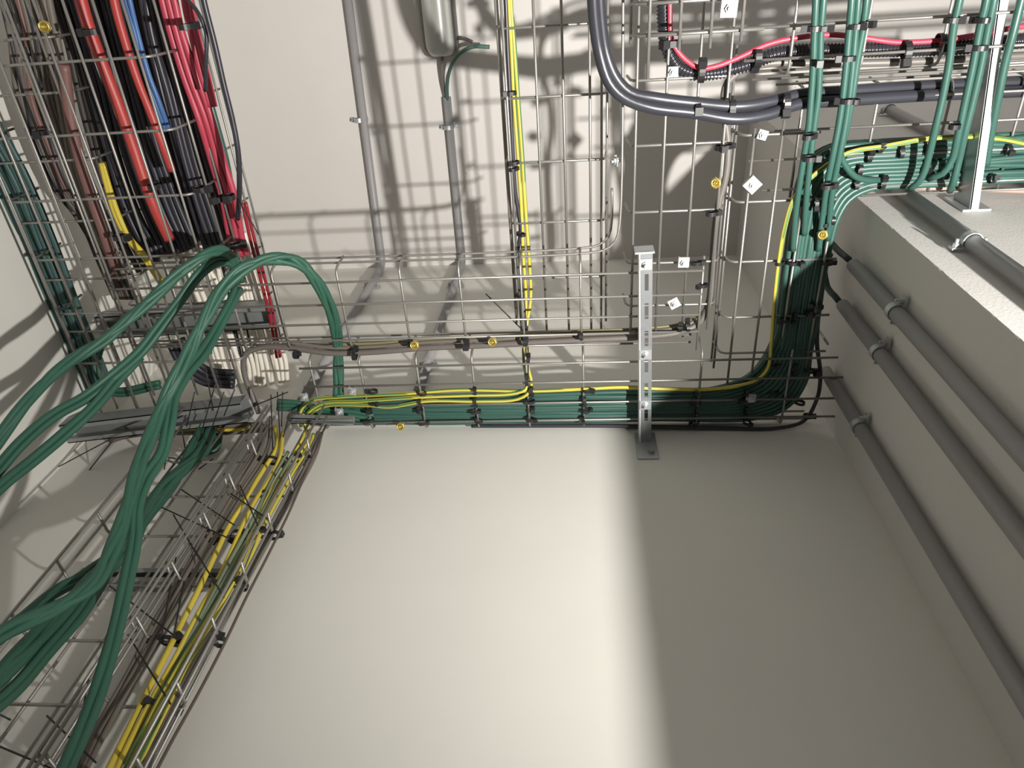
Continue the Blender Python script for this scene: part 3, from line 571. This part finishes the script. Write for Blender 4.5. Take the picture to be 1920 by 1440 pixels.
# ------------------------------------------------------------------ rigid pipes with saddle clips
def pipe(path, r, label, clips, nrm, group=None):
    """clips = list of (point, direction along the pipe)"""
    e = empty('conduit_pipe', path[0], label, 'conduit pipe', group)
    bm = MB(); bm.tube(path, r, 20); bm.build('pipe', M_PIPE, e)
    for cc_ in clips:
        c, d = cc_[0], cc_[1]; nrm_ = cc_[2] if len(cc_) > 2 else nrm
        d = d.normalized(); s = d.cross(nrm_).normalized()
        M = Matrix((s, nrm_, d)).transposed().to_4x4(); M.translation = c
        bm = MB(); ro = r + .0008; ri = r; wd = .011
        pro = []
        N_ = 14
        outer = [(-(r + .012), -r + .0003), (-(r + .012), -r + .002), (-ro - .0005, -r + .002)] + [(-ro * math.cos(math.pi * k / N_), ro * math.sin(math.pi * k / N_)) for k in range(N_ + 1)] + [(ro + .0005, -r + .002), (r + .012, -r + .002), (r + .012, -r + .0003)]
        b0 = len(bm.v)
        th = .0012
        for z in (-wd/2, wd/2):
            for (x, y) in outer: bm.v.append(M @ Vector((x, y, z)))
            for (x, y) in outer:
                L_ = math.hypot(x, y); bm.v.append(M @ Vector((x * (1 + th / L_), y + th * (1 if y > -r + .001 else .2), z)))
        n = len(outer)
        for i in range(n - 1):
            for (p0, p1) in ((0, n), ):
                bm.f.append((b0+i, b0+i+1, b0+2*n+i+1, b0+2*n+i)); bm.f.append((b0+n+i, b0+3*n+i, b0+3*n+i+1, b0+n+i+1))
                bm.f.append((b0+i, b0+n+i, b0+n+i+1, b0+i+1)); bm.f.append((b0+2*n+i, b0+2*n+i+1, b0+3*n+i+1, b0+3*n+i)); bm.sm += [False]*4
        cl = bm.build('saddle_clip', M_ZINC, e, smooth=False)
        for sgn in (-1, 1):
            bm = MB(); hexnut(bm, M @ Matrix.Translation((sgn * (r + .007), -r + .002, 0)) @ Matrix.Rotation(-math.pi/2, 4, 'X'), .0042, .006)
            bm.lathe([(.0022, 0), (.0022, .012)], M @ Matrix.Translation((sgn * (r + .007), -r + .002, 0)) @ Matrix.Rotation(-math.pi/2, 4, 'X'), 10)
            bm.build('clip_screw', M_ZINC, cl, smooth=False)
R1 = .0105
nX = Vector((-1, 0, 0)); nYm = Vector((0, -1, 0)); nZm = Vector((0, 0, -1))
xr = PX - R1 - .004
for (px, py, cx, cy, ww) in ((1600, 497, 1677, 590, 'top'), (1580, 572, 1648, 662, 'middle'), (1548, 696, 1616, 778, 'lowest')):
    p = AX(px, py, xr); c = AX(cx, cy, xr)
    pipe([Vector((p.x, p.y, p.z)), Vector((p.x, p.y, -.6))], R1, 'grey rigid conduit pipe down the shaded pillar side, %s of the three' % ww, [(Vector((p.x, p.y, c.z)), Z_)], nX)
yf = PY - R1 - .003
for (px, py, cx, cy, lb, top) in ((1722, 380, 1815, 452, 'grey rigid conduit pipe down the brightly lit pillar front, under the pillar tray', 1.30), (1664, 203, 1664, 203, 'grey rigid conduit pipe high on the pillar front behind the trays', None)):
    p = AY(px, py, yf); c = AY(cx, cy, yf)
    p0 = Vector((p.x, yf, top if top else p.z)); 
    pipe([p0, Vector((p.x, yf, -.6 if top else .72))] if top else [p0, Vector((p.x, yf, -.6))], R1, lb, [(Vector((p.x, yf, c.z - (0 if top else .012))), Z_)], nYm)
def bent(pxs_c, label, clipc, clipw, start=None):
    # ceiling run then down the wall
    zc = H - R1 - .003; yw = WY - R1 - .003
    x = AZ(*pxs_c[-1], zc).x; xa = AZ(*pxs_c[0], zc)
    y0 = xa.y; rr = .03
    P = [Vector((xa.x, y0, zc)), Vector((x, yw - rr, zc))]
    for k in range(1, 8):
        t = k / 8 * math.pi / 2; P.append(Vector((x, yw - rr + rr * math.sin(t), zc - rr + rr * math.cos(t))))
    P += [Vector((x, yw, zc - rr)), Vector((x, yw, 1.13))]
    cl = []
    for (cx, cy) in clipc: q = AZ(cx, cy, zc); cl.append((Vector((x, q.y, zc)), Y_))
    for (cx, cy) in clipw: cl.append((Vector((x, yw, AY(cx, cy, yw).z)), Z_, nYm))
    pipe(P, R1, label, cl, nZm)
    return x
bent([(650, -20), (715, 480)], 'grey rigid conduit pipe along the ceiling, left of the luminaire', [(688, 224)], [(700, 532)])
bent([(838, 182), (866, 480)], 'grey rigid conduit pipe along the ceiling, ending below the luminaire', [(848, 238)], [(856, 530), (820, 680)])
# clip on the wall run is a loose saddle beside the pipe
cable([AZ(*p) for p in [(839, 190, H - .018), (838, 165, H - .03), (842, 135, H - .05), (858, 105, H - .07), (885, 88, H - .08), (918, 88, H - .08)]], .0048, mat('dark green wire', lin(72, 100, 92), .5), 'dark green cable curling out of the ceiling pipe below the luminaire')
cable([AZ(*p) for p in [(836, 182, H - .016), (830, 150, H - .02), (829, 112, H - .03), (832, 90, H - .02)]], .0042, M_GREY, 'short grey cable between the ceiling pipe and the luminaire')
cable([AZ(*p) for p in [(855, 72, H - .02), (870, 72, H - .03), (886, 79, H - .03)]], .0042, M_GREY, 'short grey cable stub right of the luminaire')
# ------------------------------------------------------------------ luminaire
p = AZ(827, 112, H - .055)
e = empty('ceiling_luminaire', (p.x, p.y, H), 'long grey ceiling luminaire with a rounded end', 'luminaire')
def loft(bm, prof, y1, y0, n=10):
    """prof (x, z) section swept along y from y0 (far) to y1 (near), with rounded end"""
    secs = []
    for k in range(n + 1):
        t = k / n * math.pi / 2
        s = max(.05, math.sin(t)) ** .35; secs.append((y0 - .035 * (1 - math.cos(t)), s))
    secs.append((y1, 1.0)); b0 = len(bm.v); m = len(prof)
    for (y, s) in secs:
        for (x, z) in prof: bm.v.append(Vector((p.x + x * .82 * s, y, H + z * (s if z < -.01 else 1))))
    for i in range(len(secs) - 1):
        for k in range(m - 1): bm.f.append((b0+i*m+k, b0+i*m+k+1, b0+(i+1)*m+k+1, b0+(i+1)*m+k)); bm.sm.append(True)
    bm.f.append(tuple(b0 + k for k in range(m))); bm.sm.append(False)
bm = MB(); loft(bm, [(-.058, 0), (-.058, -.022), (-.052, -.03), (.046, -.03), (.05, -.022), (.05, 0)], -1.2, p.y); bm.build('housing', M_HOUSE, e)
bm = MB(); loft(bm, [(-.048, -.026), (-.042, -.045), (-.025, -.058), (0, -.062), (.020, -.058), (.036, -.045), (.042, -.026)], -1.2, p.y - .004); bm.build('cover', M_LAMP, e)
# ------------------------------------------------------------------ cable ties
bm = MB()
n = 18; tw = .0024; th = .0009; ra, rb = .0068, .0052
for k in range(n):
    a = 2 * math.pi * k / n
    for (rr, z) in ((1, -tw), (1, tw), (1 + th / ra, tw), (1 + th / ra, -tw)):
        bm.v.append(Vector((ra * rr * math.cos(a), rb * rr * math.sin(a), z)))
for k in range(n):
    for q in range(4):
        q2 = (q + 1) % 4; k2 = (k + 1) % n
        bm.f.append((k*4+q, k2*4+q, k2*4+q2, k*4+q2)); bm.sm.append(True)
bm.box((ra - .0005, -.0032, -.0032), (ra + .0052, .0032, .0032))
tie0 = bm.build('cable_tie', M_TIE, origin=Vector((0, 0, 0)), smooth=False)
ties = 0
def tie(p, d, size=1.0, spin=0., label='', group=''):
    """ring axis along d"""
    global ties
    o = tie0 if ties == 0 else tie0.copy()
    if ties: COL.objects.link(o)
    ties += 1
    q = Vector(d).to_track_quat('Z', 'Y')
    o.matrix_world = Matrix.Translation(p) @ q.to_matrix().to_4x4() @ Matrix.Rotation(spin, 4, 'Z') @ Matrix.Scale(size, 4)
    tagit(o, label, 'cable tie', group)
random.seed(9)
lb1 = 'black cable tie on the flat green bundle along the far wall'
for px in (697, 788, 893, 993, 1095, 1307, 1400):
    for py in (735, 752, 772, 790):
        tie(AZ(px + random.uniform(-5, 5) + (py - 790) * -.05, py + random.uniform(-4, 4), 1.083), Y_ if random.random() < .5 else X_, 1.0 + .2 * random.random(), random.uniform(0, 6), lb1, 'ties on the wall bundle')
lb2 = 'black cable tie on the upright green bundle beside the pillar'
for (px, py) in ((1462, 493), (1485, 493), (1500, 493), (1552, 493), (1490, 595), (1520, 590), (1534, 575), (1545, 420), (1560, 414), (1512, 385), (1560, 375), (1530, 380), (1470, 600), (1490, 690), (1518, 695), (1448, 686), (1450, 735), (1515, 780), (1530, 700), (1500, 755)):
    tie(AZ(px, py, 1.096), X_ if random.random() < .5 else Y_, 1.15, random.uniform(0, 6), lb2, 'ties beside the pillar')
lb3 = 'black cable tie on the cables around the pillar tray'
for (px, py) in ((1650, 278), (1690, 285), (1740, 280), (1630, 295), (1612, 320), (1655, 345), (1605, 345), (1738, 310), (1745, 330), (1890, 280), (1860, 335), (1578, 300), (1770, 320)):
    tie(AZ(px, py, 1.112), X_, 1.2, random.uniform(0, 6), lb3, 'ties around the pillar tray')
lb4 = 'black cable tie holding the hanging green cables under the top right trays'
for (px, py) in ((1526, 54), (1540, 54), (1602, 50), (1620, 45), (1516, 257), (1588, 190), (1600, 190), (1785, 38), (1842, 38), (1836, 90), (1790, 237), (1552, 350), (1518, 298), (1590, 110), (1530, 118)):
    tie(AZ(px, py, 1.052), Y_, 1.3, random.uniform(0, 6), lb4, 'ties on the hanging cables')
lb5 = 'black cable tie on the power cables and the corrugated conduit'
for (px, py, d) in ((1142, 145, Y_), (1307, 205, X_), (1372, 205, X_), (1262, 82, Y_), (1315, 138, X_), (1474, 192, X_), (1700, 96, X_), (1765, 78, X_), (1420, 110, X_)):
    tie(AZ(px, py, 1.07 if py > 140 else 1.085), d, 1.7, random.uniform(0, 6), lb5, 'ties on the black cables')
lb6 = 'black cable tie on the crossing inner tray and its grey cable'
for (px, py, s) in ((665, 665, 1.4), (768, 642, 1.1), (875, 645, 1.5), (1090, 631, 1.2), (985, 640, 1.5), (975, 555, 1), (978, 440, 1), (965, 305, 1.1), (958, 175, 1.2), (962, 318, 1.0), (1350, 277, 1.3), (1335, 400, 1.3), (1306, 493, 1.2), (1290, 612, 1.2), (1275, 614, 1.2), (1200, 625, 1.5), (990, 672, 1.2), (988, 715, 1.2), (555, 665, 1.3), (1362, 275, 1.2), (1318, 535, 1.1)):
    tie(AZ(px, py, 1.082 if py > 600 or px > 1100 else 1.175), Y_ if py < 600 else X_, s, random.uniform(0, 6), lb6, 'ties on the inner trays')
lb7 = 'black cable tie on a rung of the upright trays'
for (z, xx) in ((.940, (-.535, -.52, -.50, -.47, -.455)), (.849, (-.50,)), (.758, (-.55, -.535, -.51, -.49, -.465, -.452)), (.660, (-.50, -.46)), (.5675, (-.54, -.52, -.50, -.452, -.51)), (.477, (-.47, -.49)), (.39, (-.52, -.5))):
    for x in xx: tie(Vector((x, .715, z)), Z_, 1.1 + .3 * random.random(), random.uniform(0, 6), lb7, 'ties on the upright trays')
lb8 = 'black cable tie around the bundles in the left trays'
for (px, py) in ((430, 370), (415, 372), (75, 250), (288, 350), (375, 355), (350, 50), (170, 60), (225, 445), (440, 460), (395, 475)):
    tie(AZ(px, py, 1.085), Y_, 1.6, random.uniform(0, 6), lb8, 'ties in the left bundles')
# untrimmed tie tails
def tail(a, b_, f, v, label, sag=0):
    A = f(a[0], a[1], v); B = f(b_[0], b_[1], v - .015 if f is AY else v - .012); mid = (A + B) / 2 + Vector((0, 0, sag))
    cable([A, mid, B], .0011, M_TIE, label, 'untrimmed tie tails', cat='cable tie', name='tie_tail', n=5, step=.02)
lt = 'untrimmed black cable tie tail sticking out from the upright trays'
for s in (((330, 1045), (302, 1195)), ((345, 1090), (326, 1190)), ((205, 1098), (332, 1196)), ((240, 1190), (320, 1320)), ((88, 1342), (180, 1430)), ((160, 1300), (148, 1440)), ((325, 965), (375, 1050)), ((300, 950), (430, 1010)), ((340, 918), (440, 985)), ((346, 1000), (420, 1120)), ((450, 910), (490, 1000)), ((0, 1400), (95, 1440)), ((0, 1340), (20, 1350)), ((520, 985), (432, 925))):
    tail(s[0], s[1], AY, .70, lt)
lt = 'untrimmed black cable tie tail at the tray junction'
for s in (((210, 822), (110, 875)), ((212, 825), (165, 884)), ((404, 720), (372, 830)), ((420, 735), (385, 840)), ((365, 735), (350, 800)), ((440, 730), (420, 780)), ((508, 740), (512, 860)), ((520, 735), (528, 870)), ((530, 735), (528, 800)), ((546, 765), (520, 860)), ((340, 800), (352, 870)), ((352, 862), (315, 858)), ((478, 760), (540, 735)), ((500, 860), (506, 780)), ((385, 690), (400, 770)), ((400, 860), (372, 880)), ((318, 820), (308, 880))):
    tail(s[0], s[1], AZ, 1.0, lt)
tail((983, 622), (911, 551), AZ, 1.12, 'untrimmed black cable tie tail pointing up left at the upper tray end')
tail((446, 372), (485, 440), AZ, 1.1, 'untrimmed black cable tie tail beside the crimson cables')
